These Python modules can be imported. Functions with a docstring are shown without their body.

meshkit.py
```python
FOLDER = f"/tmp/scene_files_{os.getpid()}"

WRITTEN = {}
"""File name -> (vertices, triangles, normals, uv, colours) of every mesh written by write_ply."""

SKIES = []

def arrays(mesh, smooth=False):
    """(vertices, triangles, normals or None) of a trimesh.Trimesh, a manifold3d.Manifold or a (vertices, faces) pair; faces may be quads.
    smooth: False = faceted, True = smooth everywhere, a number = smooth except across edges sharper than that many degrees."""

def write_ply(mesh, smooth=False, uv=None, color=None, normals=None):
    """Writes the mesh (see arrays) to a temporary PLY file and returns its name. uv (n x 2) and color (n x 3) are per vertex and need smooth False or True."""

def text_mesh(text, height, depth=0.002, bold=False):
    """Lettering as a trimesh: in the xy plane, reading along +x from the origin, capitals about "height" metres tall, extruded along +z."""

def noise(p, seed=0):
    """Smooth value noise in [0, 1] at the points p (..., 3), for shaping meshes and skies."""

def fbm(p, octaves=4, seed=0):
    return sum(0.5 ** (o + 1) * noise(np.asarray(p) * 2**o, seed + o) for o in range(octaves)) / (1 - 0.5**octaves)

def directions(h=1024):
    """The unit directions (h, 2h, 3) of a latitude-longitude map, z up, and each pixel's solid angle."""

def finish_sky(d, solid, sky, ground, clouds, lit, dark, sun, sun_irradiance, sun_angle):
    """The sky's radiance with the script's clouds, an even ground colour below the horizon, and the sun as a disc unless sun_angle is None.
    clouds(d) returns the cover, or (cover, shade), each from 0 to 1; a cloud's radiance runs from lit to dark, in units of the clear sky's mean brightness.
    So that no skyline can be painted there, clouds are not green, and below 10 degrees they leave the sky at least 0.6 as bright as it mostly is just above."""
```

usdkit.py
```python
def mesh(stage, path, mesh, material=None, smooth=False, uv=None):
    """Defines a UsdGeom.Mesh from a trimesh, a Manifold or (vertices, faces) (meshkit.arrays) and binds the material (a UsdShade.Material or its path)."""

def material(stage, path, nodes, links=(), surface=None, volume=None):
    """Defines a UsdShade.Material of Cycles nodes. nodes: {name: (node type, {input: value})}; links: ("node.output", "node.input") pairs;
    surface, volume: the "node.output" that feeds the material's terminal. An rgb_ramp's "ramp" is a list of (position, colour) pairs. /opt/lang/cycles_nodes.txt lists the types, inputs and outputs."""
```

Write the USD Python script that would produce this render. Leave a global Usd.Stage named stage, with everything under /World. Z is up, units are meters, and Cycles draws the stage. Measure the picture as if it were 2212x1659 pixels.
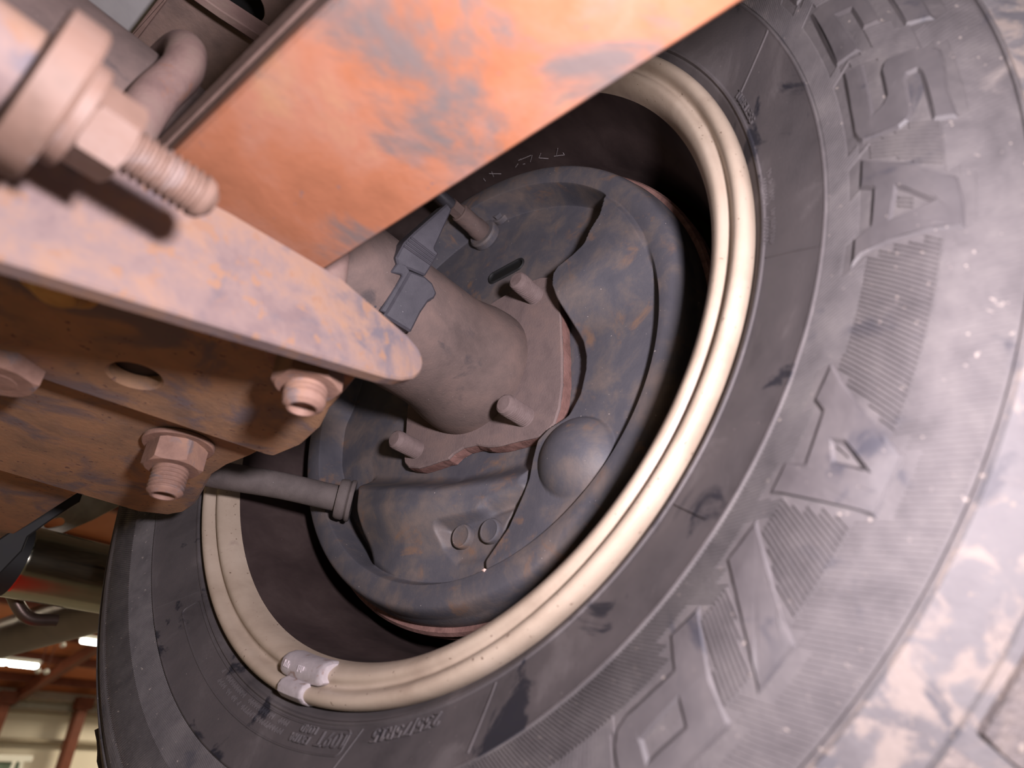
import math, numpy as np, trimesh, shapely
import shapely.geometry as sg
import manifold3d as m3
from pxr import Usd, UsdGeom, UsdLux, UsdShade, Gf, Sdf, Vt
import usdkit, meshkit

stage = Usd.Stage.CreateInMemory()
UsdGeom.SetStageUpAxis(stage, UsdGeom.Tokens.z)
UsdGeom.SetStageMetersPerUnit(stage, 1.0)
UsdGeom.Xform.Define(stage, '/World'); UsdGeom.Scope.Define(stage, '/World/Looks')
V = lambda *a: np.array(a, float)

# ------------------------------------------------------------------ camera, flash, room light, exposure
# Wheel frame: origin at the centre of the rim's inboard flange, X outboard along the axle, Y along the vehicle, Z up. W0 is where that origin stands in the world.
W0 = V(0, 0, 1.75)
_n = V(.6103895610682848, .41639682485361423, .6738236178635291)
_th = math.atan2(_n[1], _n[2]); _u = V(0, -math.cos(_th), math.sin(_th))
B = np.array([_n, np.cross(_u, _n), _u])                 # rows: wheel axes in the camera's right, down, forward axes
CAM = -(B @ V(-.06243367132775828, -.03314236869238282, .3964481820215241))
F, CX, CY = 1400.0, 1106.0, 829.5
cam = UsdGeom.Camera.Define(stage, '/World/camera')
right, down, fwd = B[:, 0], B[:, 1], B[:, 2]
eye = CAM + W0
cam.AddTransformOp().Set(Gf.Matrix4d(*right, 0, *(-down), 0, *(-fwd), 0, *eye, 1))
cam.CreateFocalLengthAttr(14.0); cam.CreateHorizontalApertureAttr(22.12); cam.CreateVerticalApertureAttr(16.59)
cam.CreateClippingRangeAttr(Gf.Vec2f(.01, 200)); cam.CreateFStopAttr(5.0); cam.CreateFocusDistanceAttr(.40)
cam.CreateExposureAttr(0.0)

FLASH = CAM + B @ V(.076, -.052, -.005)                   # the photographer's flash, beside the lens
fl = UsdLux.DiskLight.Define(stage, '/World/flash')
aim = V(.03, .02, -.02) - FLASH; aim /= np.linalg.norm(aim)
sx = np.cross(V(0, 0, 1), aim); sx /= np.linalg.norm(sx); sy = np.cross(aim, sx)
fl.AddTransformOp().Set(Gf.Matrix4d(*(-sx), 0, *sy, 0, *(-aim), 0, *(FLASH + W0), 1))
fl.CreateRadiusAttr(.016); fl.CreateIntensityAttr(1230.0); fl.CreateColorAttr(Gf.Vec3f(1.0, .915, .985))
fl.CreateNormalizeAttr(False)

dome = UsdLux.DomeLight.Define(stage, '/World/sky')
dome.CreateIntensityAttr(.06); dome.CreateColorAttr(Gf.Vec3f(1.0, .93, .82))
for k, (lx, ly) in enumerate([(-4, 4), (6, 6), (-4, 14), (8, 15), (3, 22), (13, 22), (-3.4, 1.0)]):   # rows of workshop tubes above the bay
    r = UsdLux.RectLight.Define(stage, f'/World/ceiling_lamp_{k}')
    r.AddTranslateOp().Set(Gf.Vec3d(lx, ly, 5.6 if ly < 16 else 4.9)); r.CreateWidthAttr(2.4); r.CreateHeightAttr(.3)
    r.CreateIntensityAttr(260.0 if ly > 20 else 70.0 if ly > 10 else 115.0); r.CreateColorAttr(Gf.Vec3f(1.0, .88, .66)); r.CreateNormalizeAttr(False)

# ------------------------------------------------------------------ photograph geometry: sight lines meet real planes
def ray(p):
    p = np.asarray(p, float)
    return np.stack([(p[..., 0] - CX) / F, (p[..., 1] - CY) / F, np.ones(p.shape[:-1])], -1) @ B.T
def on(p, ax, v):
    d = ray(p); return CAM + d * ((v - CAM[ax]) / d[..., ax])[..., None]
def on_plane(p, P0, nrm):
    d = ray(p); return CAM + d * (((P0 - CAM) @ nrm) / (d @ nrm))[..., None]
def px(P):
    q = (np.asarray(P, float) - CAM) @ B; return np.stack([q[..., 0] / q[..., 2] * F + CX, q[..., 1] / q[..., 2] * F + CY], -1)
def pol(p, h=0.0):                                        # (angle, radius) round the axle on the plane X = -h
    P = on(p, 0, -h); return np.stack([np.arctan2(P[..., 2], P[..., 1]), np.hypot(P[..., 1], P[..., 2])], -1)
def on_cyl(p, r):                                         # nearest hit of the axle-centred cylinder of radius r
    d = ray(p); a = d[1]**2 + d[2]**2; b = 2 * (CAM[1]*d[1] + CAM[2]*d[2]); c = CAM[1]**2 + CAM[2]**2 - r*r
    return CAM + d * ((-b - math.sqrt(max(b*b - 4*a*c, 0))) / 2 / a)

# ------------------------------------------------------------------ materials
def mat(name, stops, scale=30, detail=8, speck=None, rough=.7, bump=.3, bscale=400, metal=0.0, spec=.3, patch=None, coat=0, stretch=None, bdist=.0006, k=1.0):
    """stops: ramp over a noise; speck: (colour, scale, threshold, width) small spots; patch: (colour, scale, threshold, width) large patches."""
    sc_ = lambda c: tuple(x * k for x in c)
    stops = [(a, sc_(c)) for a, c in stops]
    speck, patch = ([(sc_(c), *r) for c, *r in (s if isinstance(s, list) else [s])] if s else None for s in (speck, patch))
    N = {'g': ('geometry', {}), 'n': ('noise_texture', {'scale': scale, 'detail': detail, 'roughness': .62, 'distortion': .3}), 'r': ('rgb_ramp', {'ramp': stops}),
         'b': ('noise_texture', {'scale': bscale, 'detail': 5.0, 'roughness': .65}), 'bp': ('bump', {'strength': bump, 'distance': bdist}),
         'p': ('principled_bsdf', {'roughness': rough, 'metallic': metal, 'specular_ior_level': spec, 'coat_weight': coat, 'coat_roughness': .25})}
    L = [('n.fac', 'r.fac'), ('b.fac', 'bp.height'), ('bp.normal', 'p.normal')]
    src = 'g.position'
    if stretch:
        N['mp'] = ('mapping', {'scale': stretch[0], 'rotation': stretch[1]}); L.append(('g.position', 'mp.vector')); src = 'mp.vector'
    L += [(src, 'n.vector'), (src, 'b.vector')]
    col = 'r.color'
    for tag, s in (('q', patch), ('s', speck)):
        if not s: continue
        lst = s if isinstance(s, list) else [s]
        for i, (c, sc, th, wd) in enumerate(lst):
            t = f'{tag}{i}'
            N[t] = ('noise_texture', {'scale': sc, 'detail': 6.0 if tag == 'q' else 2.0, 'roughness': .6, 'distortion': .6 if tag == 'q' else 0.})
            N[t + 'm'] = ('map_range', {'from_min': th, 'from_max': th + wd, 'clamp': True, 'range_type': 'smoothstep'})
            N[t + 'x'] = ('mix_color', {'b': c})
            L += [(src, t + '.vector'), (t + '.fac', t + 'm.value'), (t + 'm.result', t + 'x.fac'), (col, t + 'x.a')]
            col = t + 'x.result'
    L.append((col, 'p.base_color'))
    return usdkit.material(stage, '/World/Looks/' + name, N, L, surface='p.BSDF')
def plain(name, c, rough=.6, metal=0.0, spec=.5, **k):
    return usdkit.material(stage, '/World/Looks/' + name, {'p': ('principled_bsdf', {'base_color': c, 'roughness': rough, 'metallic': metal, 'specular_ior_level': spec, **k})}, surface='p.BSDF')
def glow(name, c, s):
    return usdkit.material(stage, '/World/Looks/' + name, {'e': ('emission', {'color': c, 'strength': s})}, surface='e.emission')

M = {}
RUB = [(.30, (.072, .063, .066)), (.45, (.105, .092, .095)), (.6, (.125, .108, .110)), (.75, (.155, .135, .136))]
M['rubber'] = mat('rubber', RUB, 22, speck=((.42, .36, .34), 700, .74, .05), patch=[((.17, .15, .152), 22, .56, .14), ((.030, .029, .038), 30, .595, .06)], rough=.66, bump=.25, bscale=900, spec=.28, k=.62)
M['rubber_dirty'] = mat('rubber_dirty', [(.3, (.13, .116, .120)), (.5, (.185, .165, .168)), (.7, (.24, .215, .212))], 60, speck=((.55, .47, .42), 330, .68, .08), patch=[((.11, .103, .118), 40, .60, .10), ((.36, .31, .29), 26, .60, .14)], rough=.75, bump=.4, bscale=700, spec=.25, k=.44)
M['shoulder'] = mat('shoulder_rubber', [(.3, (.29, .265, .275)), (.5, (.38, .35, .36)), (.7, (.44, .405, .405))], 30, speck=((.55, .46, .41), 330, .64, .08), patch=[((.60, .50, .45), 75, .47, .12), ((.27, .255, .275), 50, .56, .08)], rough=.8, bump=.7, bscale=400, spec=.15, k=.31)
M['mud'] = mat('mud_rubber', [(.3, (.26, .23, .235)), (.5, (.36, .31, .30)), (.65, (.50, .42, .38)), (.8, (.60, .50, .45))], 90, speck=((.66, .55, .48), 260, .62, .08), patch=((.24, .225, .245), 30, .56, .1), rough=.85, bump=.8, bscale=500, spec=.15, bdist=.0015, k=.40)
M['lettering'] = mat('letter_rubber', [(.3, (.115, .102, .108)), (.5, (.15, .134, .139)), (.7, (.19, .168, .170))], 45, speck=((.5, .43, .39), 600, .73, .05), patch=((.072, .070, .088), 34, .58, .10), rough=.58, bump=.2, bscale=900, spec=.35, k=.48)
M['rim_paint'] = mat('rim_paint', [(.3, (.28, .215, .165)), (.5, (.37, .295, .23)), (.7, (.43, .35, .28))], 20, speck=((.13, .085, .06), 420, .69, .04), patch=((.30, .23, .19), 45, .63, .14), rough=.42, bump=.12, bscale=500, spec=.5)
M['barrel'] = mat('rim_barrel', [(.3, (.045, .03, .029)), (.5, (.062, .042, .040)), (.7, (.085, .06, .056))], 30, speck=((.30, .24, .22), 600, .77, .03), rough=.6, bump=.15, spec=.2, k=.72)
M['plate'] = mat('backing_plate_paint', [(.3, (.058, .057, .070)), (.47, (.075, .071, .082)), (.56, (.104, .088, .087)), (.72, (.155, .118, .104))], 34, speck=((.38, .33, .31), 520, .745, .03), patch=((.16, .10, .072), 42, .57, .15), rough=.6, bump=.22, bscale=600, spec=.45)
M['axle'] = mat('axle_rust', [(.3, (.125, .092, .085)), (.5, (.175, .126, .114)), (.68, (.225, .155, .136))], 40, speck=((.34, .27, .25), 650, .73, .04), patch=((.10, .08, .08), 45, .60, .14), k=.67, rough=.8, bump=.45, bscale=700, spec=.2)
M['flange'] = mat('flange_rust', [(.3, (.19, .14, .135)), (.5, (.25, .183, .172)), (.68, (.29, .205, .185))], 60, speck=((.36, .29, .27), 650, .74, .04), k=.66, rough=.8, bump=.45, bscale=700, spec=.2)
M['flange_edge'] = mat('flange_edge', [(.3, (.13, .07, .06)), (.6, (.21, .115, .10))], 120, rough=.85, bump=.7, bscale=500, spec=.15)
M['drum'] = mat('drum_rust', [(.3, (.13, .07, .062)), (.6, (.24, .135, .115))], 120, rough=.85, bump=.6, bscale=420, spec=.15)
M['leaf'] = mat('leaf_orange_rust', [(.28, (.15, .058, .030)), (.45, (.185, .072, .038)), (.58, (.19, .085, .054)), (.74, (.20, .11, .062))], 26, speck=((.11, .065, .06), 240, .69, .07), patch=[((.165, .092, .075), 24, .56, .16), ((.085, .066, .062), 17, .545, .11)], rough=.72, bump=.3, bscale=260, spec=.2, k=1.28)
M['leaf_edge'] = mat('leaf_edge_rust', [(.3, (.13, .084, .07)), (.6, (.19, .125, .107))], 60, rough=.8, bump=.4, spec=.2)
M['web'] = mat('bracket_pink_rust', [(.3, (.105, .074, .074)), (.45, (.135, .095, .088)), (.56, (.165, .105, .082)), (.7, (.18, .105, .068))], 55, speck=((.165, .095, .065), 150, .58, .12), patch=((.085, .071, .080), 30, .53, .12), rough=.7, bump=.35, bscale=420, spec=.25, k=1.10)
M['spring_plate'] = mat('spring_plate_rust', [(.3, (.19, .12, .085)), (.48, (.30, .175, .105)), (.6, (.35, .195, .11)), (.75, (.28, .165, .13))], 36, speck=((.15, .085, .07), 260, .66, .06), k=.86, patch=[((.16, .122, .125), 22, .50, .14)], rough=.72, bump=.35, bscale=360, spec=.28)
M['bolt'] = mat('bolt_rust', [(.3, (.15, .085, .066)), (.5, (.21, .122, .094)), (.7, (.26, .15, .105))], 70, patch=((.16, .115, .108), 60, .56, .08), rough=.72, bump=.35, bscale=600, spec=.3)
M['shock_bolt'] = mat('shock_bolt_rust', [(.3, (.10, .062, .047)), (.5, (.14, .086, .066)), (.7, (.155, .108, .092))], 45, patch=((.19, .155, .15), 40, .6, .1), rough=.62, bump=.3, bscale=400, spec=.3, k=1.0)
M['nut_gold'] = mat('zinc_nut', [(.3, (.30, .17, .06)), (.6, (.50, .31, .11))], 60, patch=((.22, .09, .04), 55, .58, .1), rough=.7, bump=.3, spec=.3)
M['stud'] = mat('stud_rust', [(.3, (.12, .085, .08)), (.6, (.165, .122, .116))], 120, rough=.75, bump=.3, bscale=900, spec=.25)
M['frame'] = mat('frame_rust', [(.3, (.14, .098, .085)), (.5, (.205, .14, .118)), (.7, (.26, .17, .14))], 40, patch=((.14, .10, .10), 30, .6, .1), k=.78, rough=.82, bump=.6, bscale=300, spec=.2)
M['saddle'] = mat('saddle_rust', [(.3, (.20, .125, .115)), (.5, (.27, .175, .155)), (.7, (.29, .21, .175))], 50, k=.68, patch=((.29, .14, .09), 40, .6, .1), rough=.8, bump=.5, bscale=400, spec=.2)
M['plastic'] = mat('black_plastic', [(.3, (.034, .032, .040)), (.6, (.048, .045, .054))], 80, speck=((.45, .42, .42), 520, .765, .03), rough=.5, bump=.12, bscale=1500, spec=.4)
M['cable'] = mat('dusty_cable_rubber', [(.3, (.072, .059, .057)), (.6, (.108, .089, .085))], 70, speck=((.3, .27, .26), 500, .75, .03), rough=.75, bump=.3, bscale=900, spec=.25)
M['lead'] = mat('weight_lead', [(.3, (.34, .30, .31)), (.6, (.46, .41, .42))], 70, patch=((.28, .20, .18), 120, .6, .08), rough=.45, bump=.3, bscale=500, spec=.5, metal=.2)
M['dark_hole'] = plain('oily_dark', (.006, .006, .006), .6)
M['pebble'] = plain('pale_grit', (.62, .42, .36), .8)
M['bed'] = mat('grey_underbody_paint', [(.3, (.26, .25, .26)), (.6, (.34, .33, .335))], 14, speck=((.03, .03, .03), 160, .76, .03), rough=.6, bump=.1)
M['chrome'] = mat('stainless_muffler', [(.3, (.36, .35, .29)), (.7, (.44, .43, .36))], 20, rough=.16, metal=1.0, bump=.04, bscale=60)
M['pipe'] = mat('exhaust_pipe_steel', [(.3, (.085, .062, .055)), (.7, (.14, .105, .09))], 18, rough=.36, metal=.8, bump=.1)
M['black_rubber'] = plain('black_hanger_rubber', (.006, .006, .0065), .7)
M['galv'] = mat('galvanised_bracket', [(.3, (.30, .28, .23)), (.6, (.46, .44, .37))], 40, rough=.45, metal=.4, bump=.2)
M['red'] = plain('red_paint', (.55, .02, .015), .4)
M['roof'] = mat('roof_orange_sheet', [(.3, (.42, .13, .055)), (.7, (.56, .20, .09))], .8, rough=.6, bump=.05, bscale=5)
M['purlin'] = mat('roof_steel_brown', [(.3, (.12, .035, .02)), (.7, (.19, .06, .035))], 2, rough=.6, bump=.05, bscale=5)
M['purlin_pale'] = plain('pale_conduit', (.42, .30, .22), .6)
M['wall'] = mat('wall_cream_sheet', [(.3, (.70, .645, .54)), (.7, (.78, .72, .61))], .6, rough=.8, bump=.03, bscale=5)
M['girt'] = plain('wall_girt_tan', (.33, .28, .21), .7)
M['white'] = plain('white_enamel', (.85, .85, .80), .5)
M['green'] = plain('green_backboard', (.16, .22, .17), .7)
M['concrete'] = mat('concrete_floor', [(.3, (.17, .15, .115)), (.7, (.23, .205, .16))], 1.5, rough=.8, bump=.1, bscale=30)
M['tube_glow'] = glow('fluorescent_glow', (1.0, .96, .84), 26.0)

# ------------------------------------------------------------------ scene helpers
USED, ANCHOR = {}, {}
def numbered(path):
    k = USED.get(path, 0); USED[path] = k + 1
    return path if k == 0 else f'{path}_{k:03d}'
def thing(name, label, cat, at, group=None):
    """A top-level thing whose parts follow; AT is its base in the wheel frame."""
    p = numbered('/World/' + name); x = UsdGeom.Xform.Define(stage, p); w = np.asarray(at, float) + W0
    x.AddTranslateOp().Set(Gf.Vec3d(*w)); o = x.GetPrim(); ANCHOR[p] = w
    o.SetCustomDataByKey('label', label); o.SetCustomDataByKey('category', cat)
    if group: o.SetCustomDataByKey('group', group)
    return p
def part(parent, name, mesh, m, smooth=35, label=None, kind=None):
    top = '/'.join(parent.split('/')[:3]); p = numbered(parent + '/' + name)
    v, f, _ = meshkit.arrays(mesh)
    g = usdkit.mesh(stage, p, (v + W0 - ANCHOR[top], f), M[m], smooth=smooth).GetPrim()
    if label: g.SetCustomDataByKey('label', label)
    if kind: g.SetCustomDataByKey('kind', kind)
    return p
def struct(name, mesh, m, label, world=True, smooth=False, cat=None):
    p = numbered('/World/' + name); v, f, _ = meshkit.arrays(mesh)
    g = usdkit.mesh(stage, p, (v if world else v + W0, f), M[m], smooth=smooth).GetPrim()
    g.SetCustomDataByKey('kind', 'structure'); g.SetCustomDataByKey('label', label); g.SetCustomDataByKey('category', cat or name.split('_')[0])
    ANCHOR[p] = V(0, 0, 0)
    return p

def tm(m): v, f, _ = meshkit.arrays(m); return trimesh.Trimesh(v, f, process=False)
def join(*ms): return trimesh.util.concatenate([tm(m) for m in ms])
def frame_of(d):
    d = np.asarray(d, float); d = d / np.linalg.norm(d); a = V(0, 0, 1) if abs(d[2]) < .9 else V(0, 1, 0)
    x = np.cross(a, d); x /= np.linalg.norm(x); return np.array([x, np.cross(d, x), d])
def lathe(profile, at, axis, seg=96, close=False):
    """profile: (along the axis, radius) pairs, turned round the axis through AT."""
    P = np.asarray(profile, float); R = frame_of(axis); a = np.linspace(0, 2*np.pi, seg, endpoint=False)
    pts = np.stack([P[None, :, 1] * np.cos(a)[:, None], P[None, :, 1] * np.sin(a)[:, None], np.broadcast_to(P[None, :, 0], (seg, len(P)))], -1)
    v = pts.reshape(-1, 3) @ R + np.asarray(at, float); n = len(P); f = []
    i, j = np.meshgrid(np.arange(seg), np.arange(n - (0 if close else 1)), indexing='ij')
    q = lambda i, j: (i % seg) * n + (j % n)
    a0, b0, c0, d0 = q(i, j), q(i + 1, j), q(i + 1, j + 1), q(i, j + 1)
    f = np.vstack([np.stack([a0, b0, c0], -1).reshape(-1, 3), np.stack([a0, c0, d0], -1).reshape(-1, 3)])
    t = trimesh.Trimesh(v, f, process=False)
    t.merge_vertices(); t.update_faces(t.nondegenerate_faces()); t.remove_unreferenced_vertices()
    if t.is_watertight and t.volume < 0: t.invert()
    return t
def extrude_on(poly, origin, ex, ey, ez, h0, h1, bevel=.0006):
    """A shapely polygon in the (ex, ey) plane, from height h0 to h1 along ez, the h1 edge chamfered."""
    out = []
    for g in getattr(poly, 'geoms', [poly]):
        if g.is_empty or g.area < 1e-9: continue
        g = sg.polygon.orient(g.simplify(1e-5)); rings = [np.array(r.coords)[:-1] for r in [g.exterior, *g.interiors]]
        ins = []
        for r in rings:
            d = np.roll(r, -1, 0) - r; d /= np.linalg.norm(d, axis=1, keepdims=True); nl = np.stack([-d[:, 1], d[:, 0]], 1)
            m = nl + np.roll(nl, 1, 0); k = np.maximum((m * m).sum(1, keepdims=True) / 2, .35); ins.append(r + m / k * bevel)
        P, Q = np.vstack(rings), np.vstack(ins); N = len(P); s = 1 if h1 > h0 else -1
        def put(p, h): return np.asarray(origin) + p[:, :1] * ex + p[:, 1:2] * ey + h * ez
        v = np.vstack([put(P, h0), put(P, h1 - s * bevel), put(Q, h1)]); f = []
        o = 0
        for r in rings:
            i = np.arange(len(r)); j = (i + 1) % len(r)
            for lo, hi in ((o, N + o), (N + o, 2*N + o)):
                f += [np.stack([lo + i, lo + j, hi + j], 1), np.stack([lo + i, hi + j, hi + i], 1)]
            o += len(r)
        t = np.asarray(m3.triangulate([r.tolist() for r in rings])); f += [t[:, ::-1], t + 2*N]
        f = np.vstack(f)
        if np.dot(np.cross(ex, ey), ez) * s < 0: f = f[:, ::-1]
        out.append(trimesh.Trimesh(v, f, process=False))
    return join(*out)
def rounded(pts, r=.002):
    g = sg.Polygon(pts).buffer(0); return g.buffer(-r, join_style=1).buffer(2*r, join_style=1).buffer(-r, join_style=1)
def slab(pix, P0, nrm, thick, r=.002, bevel=.0008, holes=()):
    """A plate whose visible face lies in the plane through P0 with normal NRM (towards the viewer); THICK goes away from the viewer."""
    R = frame_of(nrm); Q = on_plane(np.asarray(pix, float), np.asarray(P0, float), R[2])
    g = rounded((Q - P0) @ R[:2].T, r)
    for h in holes: g = g.difference(h)
    return extrude_on(g, P0, R[0], R[1], R[2], -thick, 0, bevel)
def tube(path, r, seg=24, caps=True):
    P = np.asarray(path, float); T = np.gradient(P, axis=0); T /= np.linalg.norm(T, axis=1, keepdims=True)
    r = np.broadcast_to(r, (len(P),)); x = frame_of(T[0])[0]; v = []
    a = np.linspace(0, 2*np.pi, seg, endpoint=False)
    for p, t, rr in zip(P, T, r):
        x = x - t * (x @ t); x /= np.linalg.norm(x); y = np.cross(t, x)
        v.append(p + rr * (np.cos(a)[:, None] * x + np.sin(a)[:, None] * y))
    v = np.vstack(v); f = []
    for i in range(len(P) - 1):
        for j in range(seg):
            q = [i*seg + j, i*seg + (j+1) % seg, (i+1)*seg + (j+1) % seg, (i+1)*seg + j]; f += [[q[0], q[1], q[2]], [q[0], q[2], q[3]]]
    if caps:
        n = len(v); v = np.vstack([v, P[:1], P[-1:]]); m = (len(P) - 1) * seg
        for j in range(seg): f += [[n, (j+1) % seg, j], [n+1, m + j, m + (j+1) % seg]]
    return trimesh.Trimesh(v, np.array(f), process=False)
def spline(pts, n=40):
    from scipy.interpolate import CubicSpline
    P = np.asarray(pts, float); t = np.r_[0, np.cumsum(np.linalg.norm(np.diff(P, axis=0), axis=1))]
    return CubicSpline(t, P)(np.linspace(0, t[-1], n))
def box(lo, hi, bev=0.0):
    lo, hi = np.minimum(lo, hi), np.maximum(lo, hi)
    if bev <= 0: b = trimesh.creation.box(hi - lo); b.apply_translation((lo + hi) / 2); return b
    c = [[x, y, z] for x in (lo[0]+bev, hi[0]-bev) for y in (lo[1]+bev, hi[1]-bev) for z in (lo[2]+bev, hi[2]-bev)]
    pts = [np.array(p) + s * bev * np.eye(3)[k] for p in c for k in range(3) for s in (-1, 1)]
    return tm(m3.Manifold.hull_points(np.array(pts)))
def thread_profile(L, r, pitch, depth, hollow=0.0, chamfer=.0012):
    """Bolt end from 0 to L with ridges; the tip at L."""
    p = [(0, r)]; x = .3 * pitch
    while x < L - chamfer - pitch:
        p += [(x, r - depth), (x + pitch * .25, r - depth), (x + pitch * .5, r), (x + pitch * .72, r)]; x += pitch
    p += [(L - chamfer, r - depth * .6), (L, r - chamfer - depth)]
    if hollow: p += [(L, r * .62), (L - hollow, r * .5), (L - hollow, 0)]
    else: p += [(L + .0003, 0)]
    return p
def hexnut(at, axis, af, h, spin=0.0, bore=None):
    R = frame_of(axis); cs = m3.CrossSection.circle(af / math.sqrt(3), 6)
    n = m3.Manifold.extrude(cs, h)
    prof = m3.CrossSection([[[0, -.0001], [af*.5, -.0001], [af*.62, af*.07], [af*.62, h - af*.07], [af*.5, h + .0001], [0, h + .0001]]])
    n = n ^ m3.Manifold.revolve(prof, 64)
    v, f, _ = meshkit.arrays(n); c, s = math.cos(spin), math.sin(spin)
    v = v @ np.array([[c, s, 0], [-s, c, 0], [0, 0, 1]]) @ R + np.asarray(at, float)
    return trimesh.Trimesh(v, f, process=False)
XA = V(1, 0, 0)
def wheel_pt(phi, r, h): return np.stack([-np.asarray(h) + 0*phi, r * np.cos(phi), r * np.sin(phi)], -1)
def smooth01(x): x = np.clip(x, 0, 1); return x * x * (3 - 2 * x)
# ------------------------------------------------------------------ the workshop (the setting)
struct('floor', box(V(-16, -12, -.1), V(26, 26.2, 0)), 'concrete', 'grey concrete workshop floor under the lifted vehicle')
ez = lambda y: 3.98 + (25.5 - y) * .205                     # roof underside
def roofbox(x0, x1, y0, y1, z0, z1):
    b = box(V(x0, y0, 0), V(x1, y1, 1)); v = np.array(b.vertices); v[:, 2] = ez(v[:, 1]) + np.where(v[:, 2] > .5, z1, z0)
    return trimesh.Trimesh(v, b.faces)
struct('ceiling', roofbox(-16, 26, -12, 26.2, .22, .3), 'roof', 'orange-brown sheet roof of the workshop seen from below')
struct('wall_back', box(V(-16, 26, 0), V(26, 26.2, 4.1)), 'wall', 'cream sheet wall at the far end of the workshop')
struct('wall_left', box(V(-16.2, -12, 0), V(-16, 26.2, 12)), 'wall', 'side wall of the workshop')
struct('wall_right', box(V(26, -12, 0), V(26.2, 26.2, 12)), 'wall', 'side wall of the workshop')
# ------------------------------------------------------------------ tyre
HP = np.array([(.196, -.014), (.2030, -.0100), (.2088, -.0040), (.2115, .0000), (.2128, .0008), (.2134, .0026), (.2143, .0030), (.2151, .0026), (.2160, .0030), (.2200, .0052), (.2280, .0098), (.2350, .0138),
               (.2402, .0168), (.2410, .0178), (.2416, .0178), (.2424, .0171), (.2500, .0206), (.2585, .0236), (.2680, .0256), (.2760, .0262), (.2830, .0254), (.2900, .0234), (.2960, .0207),
               (.2980, .0197), (.2986, .0206), (.2994, .0206), (.3002, .0182), (.3020, .0173), (.3080, .0149), (.3140, .0119), (.3158, .0108), (.3168, .0088), (.3250, .0035), (.3380, -.0062), (.3500, -.0170), (.3570, -.0330)])
def hside(r): return np.interp(r, HP[:, 0], HP[:, 1])
cut = [i for i, (r, h) in enumerate(HP) if r > .2990][0]; mid = [i for i, (r, h) in enumerate(HP) if r > .2415][0]
wheel = thing('wheel', 'off-road wheel: dusty black tyre with raised lettering on a cream steel rim', 'wheel', (.08, 0, -.366))
inner_side = [(.0825, .352), (.0825, .330), (.02, .300), (.012, .250), (.022, .205)]
tyre = part(wheel, 'tyre', lathe([(-h, r) for r, h in HP[:mid + 1]] + [(-.008, .240), (.022, .205)], (0, 0, 0), XA, 360, close=True), 'rubber', smooth=28, label='dusty black tyre with a ribbed, lettered sidewall')
part(tyre, 'lettered_band', lathe([(-h, r) for r, h in HP[mid:cut + 1]] + [(.0, .296), (-.006, .260), (-.008, .240)], (0, 0, 0), XA, 360, close=True), 'rubber_dirty', smooth=28, label='dustier outer sidewall band behind the lettering')
part(tyre, 'shoulder', lathe([(-h, r) for r, h in HP[cut:]] + [(.0825, .361), (.133, .357), (.155, .345), (.175, .325), (.190, .285), (.178, .235), (.168, .206), (.172, .196), (.120, .195), (.022, .205), (.012, .250), (.0, .296)], (0, 0, 0), XA, 300, close=True), 'shoulder', smooth=28, label='muddy shoulder of the tyre')
def on_tyre(mesh, lift=0.0):                               # (angle, radius, height above sidewall) to the wheel frame
    v = np.array(mesh.vertices); m = trimesh.Trimesh(wheel_pt(v[:, 0], v[:, 1], hside(v[:, 1]) + v[:, 2] + lift), mesh.faces, process=False); return m
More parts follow.
